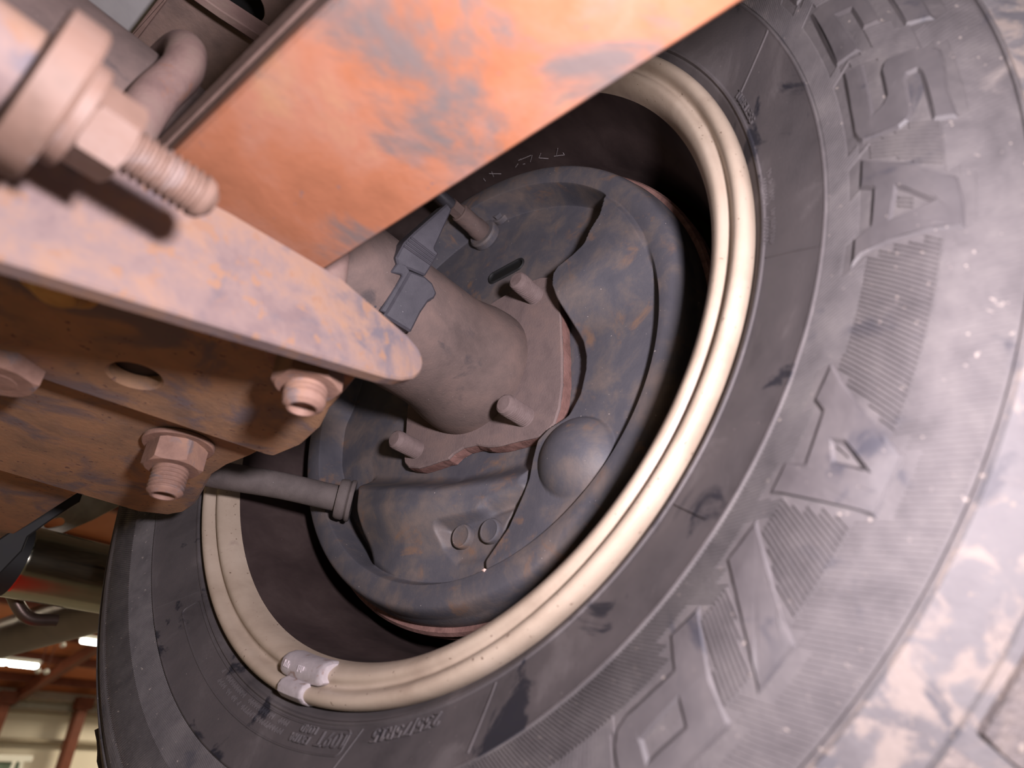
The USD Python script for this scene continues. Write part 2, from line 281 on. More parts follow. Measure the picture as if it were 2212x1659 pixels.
def raise_on(poly, height, bevel, cell=.0035, ref=.262):
    """Raised rubber of a given outline in (angle, radius): chamfered, following the sidewall."""
    g = shapely.affinity.scale(poly, ref, 1, origin=(0, 0)); out = []
    for q in getattr(g, 'geoms', [g]):
        if q.area < 1e-7: continue
        q = shapely.segmentize(q.simplify(2e-5), cell); top = q.buffer(-bevel, join_style=2)
        for t in getattr(top, 'geoms', [top]):
            if t.is_empty: continue
            v, f = trimesh.creation.triangulate_polygon(shapely.segmentize(t, cell), engine='earcut'); m = trimesh.Trimesh(np.c_[v, np.full(len(v), height)], f)
            for _ in range(2):
                e = np.linalg.norm(m.vertices[m.edges_unique[:, 0]] - m.vertices[m.edges_unique[:, 1]], axis=1)
                if e.max() < .008: break
                m = m.subdivide()
            out.append(m)
        e = extrude_on(q, V(0, 0, 0), V(1, 0, 0), V(0, 1, 0), V(0, 0, 1), -.0008, height, bevel)
        keep = (np.abs(e.face_normals[:, 2]) < .97)
        out.append(trimesh.Trimesh(e.vertices, e.faces[keep], process=False))
    m = join(*out); v = np.array(m.vertices); v[:, 0] /= ref
    m = on_tyre(trimesh.Trimesh(v, m.faces, process=False)); m.invert() if m.face_normals[:, 0].mean() > 0 else None
    return m
def polar_poly(pix, h=.024, holes=()):
    q = pol(np.asarray(pix, float), h); q[:, 0] = np.where(q[:, 0] > 1.2, q[:, 0] - 2*np.pi, q[:, 0])
    return sg.Polygon(q, [polar_poly(x, h).exterior.coords for x in holes]).buffer(0)
def z_(o, s): return lambda *c: [(o[0] + a / s, o[1] + b / s) for a, b in c]
zE = z_((1700, 0), 4.32)
E_ = polar_poly(zE((200, 120), (440, 600), (700, 480), (490, 160), (600, 130), (710, 310), (900, 250), (745, -10), (905, -20), (1110, 300), (1390, 200), (1150, -190), (990, -280)))
S_ = polar_poly(zE((500, 660), (560, 1000), (600, 1230), (640, 1290), (690, 1315), (1060, 1235), (1150, 1170), (1195, 1090), (1130, 790), (1150, 745), (1220, 720), (1250, 745), (1365, 1185), (1620, 1130), (1520, 880), (1490, 600), (1450, 490), (1380, 470), (1100, 530), (960, 570), (890, 640), (870, 700), (920, 930), (880, 1000), (820, 1050), (720, 600)))
A_ = polar_poly([(1855, 338), (1851, 402), (1882, 410), (1876, 486), (1837, 510), (1832, 574), (1862, 549), (1920, 531), (2012, 512), (2089, 500), (2086, 440), (2072, 389), (1960, 357)], holes=[[(1941, 415), (2008, 445), (1931, 473)]])
A2 = polar_poly([(1791, 775), (1751, 859), (1772, 888), (1736, 999), (1689, 991), (1654, 1063), (1896, 1126), (1960, 988), (1827, 833)], holes=[[(1805, 960), (1824, 963), (1863, 1013), (1810, 999)]])
SL = polar_poly([(1630, 1113), (1561, 1204), (1641, 1507), (1726, 1399), (1670, 1233)])
P_ = polar_poly([(1506, 1304), (1439, 1368), (1454, 1446), (1413, 1486), (1352, 1541), (1332, 1573), (1329, 1613), (1338, 1659), (1352, 1700), (1460, 1700), (1494, 1659), (1581, 1578), (1586, 1564), (1546, 1469)], holes=[[(1471, 1518), (1485, 1570), (1436, 1613), (1410, 1639), (1398, 1599), (1428, 1564)]])
d0 = math.radians
M_ = sg.Polygon([(d0(a) - 2*np.pi, r) for a, r in [(157.5, .253), (157.5, .283), (160.6, .283), (163.5, .268), (166.4, .283), (169.6, .283), (169.6, .253), (166.8, .253), (166.8, .2715), (163.5, .2575), (160.2, .2715), (160.2, .253)]])
words = [M_, E_, S_, A_, A2, SL, P_]
for k, g in enumerate(words):
    part(tyre, 'letter', raise_on(g, .0011, .0012), 'lettering', smooth=25)
    inner = sg.Polygon(g.exterior).buffer(-.0001)
# herringbone ribs pressed into the sidewall: real ridges, left out where the letters stand
solid = shapely.unary_union([g.buffer(.004) for g in words]); shapely.prepare(solid)
def ribs(rs, slants, pitch, w, hgt, avoid=None, span=(-2*np.pi + 1.0, 1.0), r0=.2428):
    """Ridges along a broken line of radii RS; each leg leans by its angle."""
    R = [np.linspace(a, b, max(2, int((b - a) / .0035) + 1)) for a, b in zip(rs[:-1], rs[1:])]
    rr, dp = [rs[0]], [0.0]
    for q, s in zip(R, slants):
        for a, b in zip(q[:-1], q[1:]): rr.append(b); dp.append(dp[-1] + math.tan(d0(s)) * math.log(b / a))
    rr, dp = np.array(rr), np.array(dp); Vs, Fs, n = [], [], 0
    for p0 in np.arange(span[0], span[1], pitch / .262):
        ph = p0 + dp; ok = np.ones(len(rr), bool)
        if avoid is not None: ok = ~shapely.contains_xy(avoid, ph, rr)
        seg = ok[:-1] & ok[1:]
        if not seg.any(): continue
        wv = w / rr / np.cos(d0(35))
        e = np.stack([wheel_pt(ph - wv * .5, rr, hside(rr) - .0002), wheel_pt(ph - wv * .16, rr, hside(rr) + hgt), wheel_pt(ph + wv * .16, rr, hside(rr) + hgt), wheel_pt(ph + wv * .5, rr, hside(rr) - .0002)], 1)
        Vs.append(e.reshape(-1, 3)); i = np.where(seg)[0]
        for k in range(3):
            a, b, c, d = n + i*4 + k, n + i*4 + k + 1, n + (i+1)*4 + k + 1, n + (i+1)*4 + k
            Fs += [np.stack([a, d, c], 1), np.stack([a, c, b], 1)]
        n += e.shape[0] * 4
    return trimesh.Trimesh(np.vstack(Vs), np.vstack(Fs), process=False)
wide = shapely.unary_union([g.buffer(.0006) for g in words]); shapely.prepare(wide)
part(tyre, 'sidewall_ribs', ribs([.2424, .2575, .2780], [-38, 26], .0016, .0010, .0008, wide, span=(-2*np.pi + 1.6, .3)), 'rubber_dirty', smooth=False, kind='stuff')
part(tyre, 'sidewall_ribs', ribs([.2785, .2970], [-30], .0016, .0009, .00032, wide, span=(-2*np.pi + 1.6, .3)), 'rubber_dirty', smooth=False, kind='stuff')
# small moulded lines and lettering
def arc_text(text, phi0, r0, size, lift=.0005, adv=1.0):
    m = meshkit.text_mesh(text, size, .0012); v = np.array(m.vertices)
    v = np.c_[phi0 + v[:, 0] * adv / r0, r0 + v[:, 1], v[:, 2] - .0006 + lift]
    t = on_tyre(trimesh.Trimesh(v, m.faces, process=False)); return t if t.volume > 0 else trimesh.Trimesh(t.vertices, t.faces[:, ::-1], process=False)
part(tyre, 'size_lettering', arc_text('235/75R15', d0(-102.6), .2168, .0052), 'lettering', smooth=False)
part(tyre, 'size_lettering', arc_text('109T', d0(-88.6), .2175, .0060), 'lettering', smooth=False)
part(tyre, 'small_lettering', arc_text('EXTRA', d0(-81.8), .2205, .0032), 'lettering', smooth=False)
part(tyre, 'small_lettering', arc_text('LOAD', d0(-82.2), .2162, .0032), 'lettering', smooth=False)
part(tyre, 'tubeless_lettering', arc_text('TUBELESS', d0(170.2), .2163, .0030, adv=1.12), 'lettering', smooth=False)
rng = np.random.default_rng(5)
def worn_marks(phi_a, phi_b, r0, size, n):                 # worn lettering too small to read: short raised strokes
    out = []
    for p in np.linspace(phi_a, phi_b, n):
        if rng.random() < .14: continue
        for dx, dy, w, h in [(0, 0, .0004, size), (.0011, rng.random() * size * .5, .0004, size * .5)]:
            g = sg.box(p + dx / r0, r0 + dy, p + (dx + w) / r0, r0 + dy + h); out.append(raise_on(g, .0004, .0001, ref=r0))
    return join(*out)
for a, b, r0, n in [(-175.2, -171.2, .2172, 9), (-169.6, -165.6, .2172, 10), (-174.6, -170.9, .2140, 9), (-169.0, -166.0, .2140, 7)]:
    part(tyre, 'worn_lettering', worn_marks(d0(a), d0(b), r0, .0024, n), 'rubber', smooth=False)
for a, b, r0, n in [(-76, -58, .2208, 30), (-76, -57, .2172, 34)]:
    part(tyre, 'worn_lettering', worn_marks(d0(a), d0(b), r0, .0024, n), 'rubber', smooth=False)
def ridge(path, w, h):                                     # a fine moulded line along (angle, radius) points
    P = np.asarray(path, float); r = P[:, 1:2]; t = np.gradient(P * [.23, 1], axis=0); t /= np.linalg.norm(t, axis=1, keepdims=True); nn = np.stack([-t[:, 1], t[:, 0]], 1) / np.hstack([r, 0*r + 1])
    e = []
    for o, k in ((-.5, -.0003), (-.2, h), (.2, h), (.5, -.0003)): q = P + nn * w * o; e.append(wheel_pt(q[:, 0], q[:, 1], hside(q[:, 1]) + k))
    E = np.stack(e, 1); v = E.reshape(-1, 3); f = []
    for i in range(len(P) - 1):
        for k in range(3): f += [[i*4 + k, (i+1)*4 + k + 1, (i+1)*4 + k], [i*4 + k, i*4 + k + 1, (i+1)*4 + k + 1]]
    m = trimesh.Trimesh(v, np.array(f), process=False)
    if m.face_normals[:, 0].mean() > 0: m.invert()
    return m
def line(p0, p1, w=.0010, h=.0006): t = np.linspace(0, 1, 14)[:, None]; return ridge(V(d0(p0[0]), p0[1]) * (1 - t) + V(d0(p1[0]), p1[1]) * t, w, h)
for p0, p1 in [((-136.0, .2165), (-136.4, .2350)), ((-109.9, .2160), (-107.4, .2380)), ((171.0, .2160), (168.4, .2405)), ((-90.0, .2160), (-87.6, .2390)), ((-37.5, .2160), (-36.0, .2400)), ((-163.8, .2160), (-161.5, .2400))]:
    part(tyre, 'mould_line', line(p0, p1), 'rubber', smooth=False)
bq = sg.box(d0(-88.2) * .22, .2162, d0(-39.5) * .22, .2265).buffer(-.0030).buffer(.0030).exterior.segmentize(.002)
part(tyre, 'panel_border', ridge(np.array(bq.coords) / [.22, 1], .0010, .0006), 'rubber', smooth=False)
# shoulder lugs, each a block of its own
def lug(phi, wd, k):
    rr = [.3172, .3250, .3390, .3520, .3615, .3655, .3665]; hh = [.0098, .0050, -.0040, -.0140, -.0240, -.0380, -.0560]
    base = np.interp(rr, HP[:, 0], HP[:, 1]) - .003; base[-3:] = [-.024, -.038, -.056]; brr = list(rr); brr[-3:] = [.3550, .3560, .3570]
    if k % 2: rr = [r if i else r + .0035 for i, r in enumerate(rr)]
    n, m = len(rr), 7; a = np.linspace(-wd/2, wd/2, m); skew = np.linspace(0, .02 if k % 2 else .012, n)
    top, bot = [], []
    for i in range(n):
        e = .004 if i in (0,) else 0
        wav = .0006 * np.sin(np.arange(m) * 2.1 + k + i)
        top.append(wheel_pt(phi + skew[i] + a * (1 - .02 * (i == 0)), np.full(m, rr[i]), np.full(m, hh[i]) + wav)); bot.append(wheel_pt(phi + skew[i] + a * 1.04, np.full(m, brr[i]), np.full(m, base[i])))
    G = np.stack([np.array(top), np.array(bot)]); v = G.reshape(-1, 3); q = lambda s, i, j: s*n*m + i*m + j; f = []
    def quad(a, b, c, d): f.extend([[a, b, c], [a, c, d]])
    for i in range(n - 1):
        for j in range(m - 1): quad(q(0, i, j), q(0, i, j+1), q(0, i+1, j+1), q(0, i+1, j)); quad(q(1, i, j), q(1, i+1, j), q(1, i+1, j+1), q(1, i, j+1))
        quad(q(0, i, 0), q(0, i+1, 0), q(1, i+1, 0), q(1, i, 0)); quad(q(0, i, m-1), q(1, i, m-1), q(1, i+1, m-1), q(0, i+1, m-1))
    for j in range(m - 1): quad(q(0, 0, j), q(1, 0, j), q(1, 0, j+1), q(0, 0, j+1)); quad(q(0, n-1, j), q(0, n-1, j+1), q(1, n-1, j+1), q(1, n-1, j))
    t = trimesh.Trimesh(v, np.array(f), process=False)
    if t.volume < 0: t.invert()
    return t
NL = 38
for k in range(NL):
    part(tyre, 'tread_lug', lug(2*np.pi * k / NL + .05, 2*np.pi / NL * (.90 if k % 2 else .86), k), 'mud', smooth=30)

# ------------------------------------------------------------------ wheel rim
lip = [(.008, .2082), (.003, .2088), (-.0005, .2086), (-.0032, .2074), (-.0046, .2054), (-.0044, .2034), (-.0024, .2014), (.0006, .2000), (.0018, .1988), (.0014, .1976), (.0002, .1962), (-.0002, .1944), (.0010, .1922), (.0038, .1898), (.0078, .1880), (.0125, .1868)]
lip = [tuple(x) for x in spline([(a, b, 0) for a, b in lip], 60)[:, :2]]
outer = [(.0150, .1890), (.0100, .1905), (.0072, .1935), (.0068, .1975), (.0080, .2010), (.0085, .2055)]
rim = part(wheel, 'rim', lathe(lip + outer, (0, 0, 0), XA, 360, close=True), 'rim_paint', smooth=40, label='cream painted rim with a rolled flange')
bar = [(.0122, .1868), (.024, .1852), (.036, .1846), (.046, .1830), (.056, .1790), (.075, .1780), (.105, .1780), (.118, .1740), (.128, .1640)]
part(wheel, 'barrel', lathe(bar + [(.131, .1660), (.120, .1770), (.106, .1805), (.075, .1805), (.058, .1812), (.046, .1856), (.030, .1880), (.0122, .1890)], (0, 0, 0), XA, 240, close=True), 'barrel', smooth=40, label='dark brown inner barrel of the rim')
part(wheel, 'disc', lathe([(.128, .1650), (.134, .150), (.140, .120), (.132, .09), (.132, .04), (.136, .04), (.136, .09), (.144, .120), (.138, .152), (.132, .1655)], (0, 0, 0), XA, 120, close=True), 'barrel', smooth=40)
def on_far(p, r):                                          # far hit of the axle-centred cylinder
    d = ray(p); a = d[1]**2 + d[2]**2; b = 2 * (CAM[1]*d[1] + CAM[2]*d[2]); c = CAM[1]**2 + CAM[2]**2 - r*r
    return CAM + d * ((-b + math.sqrt(max(b*b - 4*a*c, 0))) / 2 / a)
zs3 = z_((940, 280), 3.687); sc = []
for s0, s1 in [((385, 390), (400, 410)), ((430, 350), (525, 352)), ((450, 335), (466, 376)), ((640, 300), (660, 272)), ((664, 247), (684, 233)), ((680, 240), (762, 205)), ((772, 205), (758, 258)), ((700, 276), (716, 272)), ((842, 188), (825, 226)), ((830, 226), (902, 231)), ((977, 148), (965, 202)), ((948, 212), (1026, 202)), ((1018, 184), (1030, 202))]:
    a_, b_ = (on_far(V(*q), .1776) for q in zs3(s0, s1)); sc.append(tube(np.array([a_, b_]), .00022, 6))
part(wheel, 'scratch_mark', join(*sc), 'lead', smooth=False, label='fine pale scratches on the dark barrel', kind='stuff')
# clip-on weight, hugging the flange
ww = thing('wheel_weight', 'grey clip-on balance weight gripping the edge of the cream rim', 'wheel weight', wheel_pt(d0(-74.5), .206, 0))
def along(prof, pa, pb, n=28, ends=.5):
    """A closed section (X, r) swept round the axle between two angles, ends rounded."""
    P = np.asarray(prof, float); c = P.mean(0); ph = np.linspace(pa, pb, n); Vv, Ff = [], []
    for i, p in enumerate(ph):
        e = min(i, n - 1 - i) / (n - 1) * 9; s = 1 if e >= 1 else ends + (1 - ends) * math.sqrt(max(0, 1 - (1 - e)**2)); Q = c + (P - c) * s
        Vv.append(np.stack([Q[:, 0], Q[:, 1] * np.cos(p), Q[:, 1] * np.sin(p)], -1))
    k = len(P); v = np.vstack(Vv)
    for i in range(n - 1):
        for j in range(k): a, b, cc, d = i*k + j, i*k + (j+1) % k, (i+1)*k + (j+1) % k, (i+1)*k + j; Ff += [[a, b, cc], [a, cc, d]]
    m = len(v); v = np.vstack([v, Vv[0].mean(0), Vv[-1].mean(0)])
    for j in range(k): Ff += [[m, (j+1) % k, j], [m + 1, (n-1)*k + j, (n-1)*k + (j+1) % k]]
    t = trimesh.Trimesh(v, np.array(Ff), process=False)
    if t.volume < 0: t.invert()
    return t
part(ww, 'body', along([(.0022, .1992), (-.0022, .2000), (-.0040, .1985), (-.0046, .1955), (-.0042, .1925), (-.0022, .1898), (.0020, .1880), (.0060, .1876), (.0050, .1890), (.0012, .1922), (.0006, .1960)], d0(-80.2), d0(-69.5), ends=.75), 'lead', smooth=35)
part(ww, 'clip', along([(.006, .2094), (.001, .2098), (-.003, .2090), (-.0062, .2068), (-.0068, .2040), (-.0056, .2012), (-.0020, .1992), (-.0010, .2008), (-.0040, .2030), (-.0048, .2056), (-.0030, .2078), (.002, .2090)], d0(-77.6), d0(-71.6), ends=.8), 'lead', smooth=35)
def mark(phi, r, w, h):
    return box(V(-.0050, -w/2, -h/2), V(-.0038, w/2, h/2)).apply_transform(trimesh.transformations.rotation_matrix(phi - np.pi/2, [1, 0, 0])).apply_translation(wheel_pt(phi, r, 0))
part(ww, 'embossed_mark', join(*[mark(d0(-70.9 - .42*i), .1945 + .0006 * (i % 2), .0004, .0032 - .001 * (i % 2)) for i in range(4)]), 'lead', smooth=False)
part(ww, 'embossed_mark', join(*[mark(d0(-74.6 - .42*i), .1945 - .0005 * (i % 2), .0004, .0030 - .001 * (i % 2)) for i in range(4)]), 'lead', smooth=False)
# ------------------------------------------------------------------ brake drum and backing plate
drum = thing('brake_drum', 'rusty brake drum whose edge shows below the black backing plate', 'brake drum', (.07, 0, -.167))
part(drum, 'shell', lathe([(.0685, .156), (.0670, .1650), (.0695, .1668), (.071, .1660), (.076, .1660), (.078, .1672), (.125, .1660), (.128, .150), (.127, .06), (.122, .06), (.122, .150), (.080, .156)], (0, 0, 0), XA, 240, close=True), 'drum', smooth=30)
bp = thing('backing_plate', 'black pressed-steel brake backing plate with a raised rim and bulges, inside the cream wheel', 'backing plate', (.062, 0, -.162))
X0 = .070
def at_plate(pix, x): return on(np.asarray(pix, float), 0, x)[..., 1:]
def pw(pix, x): return sg.Polygon(at_plate(pix, x)).buffer(0)
panel = pw([(1318, 425), (1323, 446), (1312, 488), (1292, 520), (1279, 550), (1256, 572), (1224, 597), (1213, 615), (1211, 640), (1221, 670), (1240, 712), (1256, 742), (1262, 772), (1261, 800), (1250, 850), (1228, 897), (1212, 910), (1192, 925), (1168, 955), (1157, 1000), (1150, 1040), (1139, 1070), (1106, 1143), (1056, 1217), (1060, 1262), (1200, 1230), (1400, 1060), (1520, 800), (1520, 600), (1440, 440), (1380, 405)], .0585)
bulge = pw([(772, 1030), (850, 1034), (960, 1034), (1060, 1008), (1140, 985), (1152, 1040), (1139, 1072), (1060, 1110), (1100, 1140), (1060, 1240), (1040, 1290), (930, 1300), (850, 1295), (785, 1240), (768, 1165)], .052)
spine = sg.LineString(at_plate([(778, 1080), (900, 1078), (1040, 1058), (1120, 1035)], .050))
rflat = pw([(960, 1138), (1139, 1075), (1056, 1217), (990, 1224), (966, 1190)], .058).buffer(-.005).buffer(.005)
slotp = at_plate([(1068, 600), (1120, 572)], .070)
lowleft = pw([(690, 900), (870, 890), (872, 1000), (800, 1010), (760, 1040), (700, 1040), (660, 960)], .066)
dome_c = at_plate([(1234, 984)], .050)[0]
nr, na = 190, 840
rr = np.r_[np.linspace(.028, .1375, nr - 62), np.linspace(.1382, .1440, 26), np.linspace(.1448, .1600, 36)[:]]
pa = np.linspace(-np.pi, np.pi, na, endpoint=False); Rg, Pg = np.meshgrid(rr, pa, indexing='ij'); Yg, Zg = Rg * np.cos(Pg), Rg * np.sin(Pg)
pts = shapely.points(Yg, Zg)
def sd(poly):
    shapely.prepare(poly); d = shapely.distance(poly.exterior, pts); return np.where(shapely.contains_xy(poly, Yg, Zg), d, -d)
def rise(poly, w0, w1): return smooth01((sd(poly) + w0) / (w0 + w1))
deg = np.degrees(Pg)
panel = panel.buffer(-.005).buffer(.010).buffer(-.005)
H = np.zeros_like(Rg)
H += .0015 * (meshkit.fbm(np.stack([Yg * 28, Zg * 28, 0*Yg], -1), 3, 7) - .5)
dg = deg % 360; up = smooth01((186 - dg) / 22) * (dg > 90)              # towards the top the panel rises into the rim
dist_sp = shapely.distance(spine, pts)
ts = np.clip(shapely.line_locate_point(spine, pts) / spine.length, 0, 1)
low = np.hypot(*(np.stack([Yg, Zg], -1) - at_plate([(862, 1160)], .05)[0]).T).T
bl = rise(bulge, .008, .012) * (.0130 + .0130 * smooth01(1.15 - dist_sp / .030) * (1 - .80 * smooth01((ts - .5) / .5)) + .0075 * smooth01(1 - low / .058))
H = np.maximum(H, bl)
kf = smooth01((sd(rflat) + .0006) / .0056); H = H * (1 - kf) + .0112 * kf
kp = rise(panel, .0014, .0022)
Hp = .0125 + .0120 * up + .0012 * smooth01(sd(panel) / .02) + .0045 * smooth01((deg + 150) / 25) * (deg < -60)
H = H * (1 - kp) + Hp * kp
dd = np.hypot(Yg - dome_c[0], Zg - dome_c[1]); H = np.maximum(H, .0125 * smooth01((.0285 - dd) / .0060) + .0155 * np.clip(1 - (dd / .0265)**2.2, 0, 1)**.8)
H += .004 * rise(lowleft, .010, .014)
sl = sg.LineString(slotp).buffer(.0040); in_slot = sd(sl) > .0002
ring = smooth01((Rg - .1392) / .0036)
Hr = .0245 - .0035 * ((Rg - .150) / .012)**2 - .010 * np.clip((Rg - .1535) / .0065, 0, 1)**3
H = H * (1 - ring) + Hr * ring
Vg = np.stack([X0 - H, Yg, Zg], -1)
roll = [(.0605, .1612), (.0640, .1618), (.0675, .1621), (.0690, .1615), (.0700, .158), (.0715, .130), (.0740, .050), (.0740, .028)]
extra = np.stack([np.stack([np.full(na, x), r * np.cos(pa), r * np.sin(pa)], -1) for x, r in roll])
G = np.concatenate([Vg, extra]); i, j = np.meshgrid(np.arange(len(G) - 1), np.arange(na), indexing='ij'); q = lambda i, j: i * na + j % na
f = np.vstack([np.stack([q(i, j), q(i + 1, j + 1), q(i + 1, j)], -1).reshape(-1, 3), np.stack([q(i, j), q(i, j + 1), q(i + 1, j + 1)], -1).reshape(-1, 3)])
t = trimesh.Trimesh(G.reshape(-1, 3), f, process=False)
fm = np.zeros(len(G) * na, bool); fm[:in_slot.size] = in_slot.ravel(); t = trimesh.Trimesh(t.vertices, t.faces[~fm[t.faces].any(1)], process=False)
if t.face_normals[:na, 0].mean() > 0: t.invert()
part(bp, 'pressing', t, 'plate', smooth=50)
for pxy in [(1004, 1161), (1065, 1149)]:
    c = on(V(*pxy), 0, X0 - .0112)
    part(bp, 'rivet', lathe([(-.002, .0070), (.0018, .0073), (.0030, .0068), (.0034, .0060), (.0030, .0050), (.0030, 0)], c + V(-.0006, 0, 0), -XA, 48), 'plate', smooth=35)
sh = sg.LineString(slotp).buffer(.0056).difference(sg.LineString(slotp).buffer(.0034))
part(bp, 'slot_grommet', extrude_on(sh, V(X0 + .001, 0, 0), V(0, 1, 0), V(0, 0, 1), -XA, 0, .0024, .0008), 'black_rubber')
part(bp, 'slot_opening', extrude_on(sg.LineString(slotp).buffer(.0050), V(X0 + .0010, 0, 0), V(0, 1, 0), V(0, 0, 1), -XA, 0, .0004, 0), 'dark_hole')
for pxy, r in [((1030, 463), .0062), ((1080, 463), .0062)]:
    c = on(V(*pxy), 0, X0 - .004); part(bp, 'bolt_head', join(lathe([(-.003, .0078), (.0006, .0078), (.0012, .0070), (.0012, 0)], c, -XA, 40), hexnut(c, -XA, .0108, .0046, spin=.3)), 'plate', smooth=30)
gr = thing('stone_chip', 'tiny pale pink stone chip resting on the lower rim of the backing plate', 'stone chip', on(V(1046, 1234), 0, .047))
c = on(V(1046, 1234), 0, .047); rg = np.random.default_rng(3); part(gr, 'chip', tm(m3.Manifold.hull_points(c + (rg.random((14, 3)) - .5) * V(.003, .0036, .0036))), 'pebble', smooth=False)

# ------------------------------------------------------------------ axle housing: tube, collar, square flange, studs
XF = .060
ax = thing('axle_housing', 'rust-brown axle tube with a square bolted flange against the backing plate', 'axle', (-.10, 0, -.039))
a = np.linspace(0, 2*np.pi, 160, endpoint=False)
def skin(r, s): return r + .0009 * (meshkit.fbm(np.stack([np.cos(a) * 2, np.sin(a) * 2, a * 0 + s], -1), 3, 4) - .5)
tp = [(-.42, .0388), (-.30, .0388), (-.20, .0388), (-.10, .0388), (-.02, .0390), (.020, .0394), (.030, .0402), (.038, .0420), (.046, .0440), (.052, .0448), (.056, .0452), (.0605, .0452)]
part(ax, 'tube', lathe(tp + [(.0605, .030), (-.42, .030)], (0, 0, 0), XA, 160, close=True), 'axle', smooth=45)
zf = z_((740, 940), 3.687)
edge = [(1060, 655), (1130, 612), (1168, 598), (1188, 598), (1203, 612), (1208, 640), (1211, 690), (1214, 760), (1214, 830), (1208, 880), (1197, 915), (1180, 932), (1163, 943)] + zf((1400, 45), (1250, 85), (1160, 95), (1060, 78), (960, 100), (880, 150), (840, 190), (780, 205), (700, 235), (600, 262), (520, 255), (490, 220), (486, 170)) + [(874, 960), (878, 890), (884, 810), (960, 720)]
fg = rounded(on(np.asarray(edge, float), 0, XF)[:, 1:], .0014)
part(ax, 'flange', extrude_on(fg, V(XF, 0, 0), V(0, 1, 0), V(0, 0, 1), -XA, -.0085, 0, .0009), 'flange', smooth=25)
def raw_edge(g):
    ring = np.array(g.exterior.segmentize(.002).coords)[:-1]; out = []
    for x, s in ((XF + .0014, .0001), (XF + .0045, .0009), (XF + .0092, .0006)):
        n = meshkit.fbm(np.c_[ring * 300, np.full(len(ring), x * 900)], 3, 2) - .5; c = ring.mean(0)
        d = np.array([shapely.Point(p).distance(g) for p in ring]); e = np.roll(ring, -1, 0) - np.roll(ring, 1, 0); e /= np.linalg.norm(e, axis=1, keepdims=True)
        o = np.stack([e[:, 1], -e[:, 0]], 1); o = o if (shapely.Polygon(ring + o * 1e-4).area > g.area) else -o
        out.append(np.c_[np.full(len(ring), x), ring + o * (s + n * .0012)[:, None]])
    k = len(ring); v = np.vstack(out); f = []
    for i in range(2):
        for j in range(k): p, q_, r_, s_ = i*k + j, i*k + (j+1) % k, (i+1)*k + (j+1) % k, (i+1)*k + j; f += [[p, q_, r_], [p, r_, s_]]
    return trimesh.Trimesh(v, np.array(f), process=False)
part(ax, 'flange_edge', raw_edge(fg), 'flange_edge', smooth=20, label='rough reddish edge of the flange')
zs = z_((650, 350), 2.458)
bases = [on(V(*zs((x, y))[0]), 0, XF) for x, y in [(1245, 712), (1192, 1355), (617, 1528)]]
bases.append(bases[0] + bases[2] - bases[1])
for k, b in enumerate(bases):
    part(ax, 'stud', lathe([(-.004, 0), (-.004, .0058)] + thread_profile(.0215, .0065, .0017, .0009, chamfer=.0010), b, -XA, 40), 'stud', smooth=25)
# ------------------------------------------------------------------ leaf spring, spring plate, U-bolts
ZL = CAM[2] + .1625
leaf = thing('leaf_spring', 'wide orange rusty leaf spring crossing the picture diagonally in front of the wheel', 'leaf spring', (-.146, -.2, ZL))
def strip(x0, x1, z0, z1, y0, y1, n=30, bow=.0, bev=.0012):
    ys = np.linspace(y0, y1, n); sec = np.array([(x0 + bev, z0), (x1 - bev, z0), (x1, z0 + bev), (x1, z1 - bev), (x1 - bev, z1), (x0 + bev, z1), (x0, z1 - bev), (x0, z0 + bev)])
    v = np.vstack([np.c_[sec[:, 0], np.full(8, y), sec[:, 1] + bow * max(0, y)**2] for y in ys]); f = []
    for i in range(n - 1):
        for j in range(8): a, b, c, d = i*8 + j, i*8 + (j+1) % 8, (i+1)*8 + (j+1) % 8, (i+1)*8 + j; f += [[a, b, c], [a, c, d]]
    for j in range(1, 7): f += [[0, j + 1, j], [(n-1)*8, (n-1)*8 + j, (n-1)*8 + j + 1]]
    t = trimesh.Trimesh(v, np.array(f), process=False)
    if t.volume < 0: t.invert()
    return t
LX0, LX1 = -.1745, -.1130
part(leaf, 'main_leaf', strip(LX0, LX1, ZL, ZL + .0070, -.75, .72), 'leaf', smooth=40)
for k in range(3): part(leaf, 'upper_leaf', strip(LX0 + .0006 - .0004 * (k % 2), LX1 - .0004, ZL + .0074 + .0072 * k, ZL + .0142 + .0072 * k, -.75, .72), 'leaf_edge', smooth=40)

YW = CAM[1] + .160
sp = thing('spring_plate', 'rusty spring clamp plate with pinkish upright bracket and round hole below the leaf spring', 'spring plate', (-.15, YW + .05, CAM[2] + .13))
webp = [(-260, 60), (500, 458), (735, 597), (880, 722), (906, 752), (917, 780), (912, 803), (897, 816), (872, 820), (838, 815), (0, 560), (-260, 478)]
part(sp, 'bracket_web', slab(webp, V(-.15, YW, -.1), V(0, -1, 0), .0062, .0075, .0009), 'web', label='upright pinkish bracket plate with a rounded end')
ZA = CAM[2] + .142
Ap = [(-500, 330), (700, 700), (785, 790), (775, 815), (742, 850), (708, 888), (684, 930), (645, 965), (592, 986), (570, 983), (0, 789), (-500, 620)]
Ap = [(-500, 420), (120, 480), (760, 770), (778, 806), (742, 850), (710, 886), (690, 926), (650, 962), (592, 986), (572, 982), (0, 789), (-500, 619)]
hole = on(V(291, 813), 2, ZA); R = frame_of(V(0, 0, -1)); PA = V(-.14, YW + .08, ZA)
hc = (hole - PA) @ R[:2].T
part(sp, 'clamp_plate', slab(Ap, PA, V(0, 0, -1), .0062, .003, .0010, holes=[sg.Point(*hc).buffer(.0098, 24)]), 'spring_plate', smooth=30)
ZB = ZA + .0075
Bp = [(-500, 560), (0, 700), (560, 900), (596, 958), (545, 985), (492, 1006), (455, 1030), (436, 1066), (420, 1092), (398, 1107), (365, 1113), (300, 1106), (150, 1062), (0, 1018), (-500, 872)]
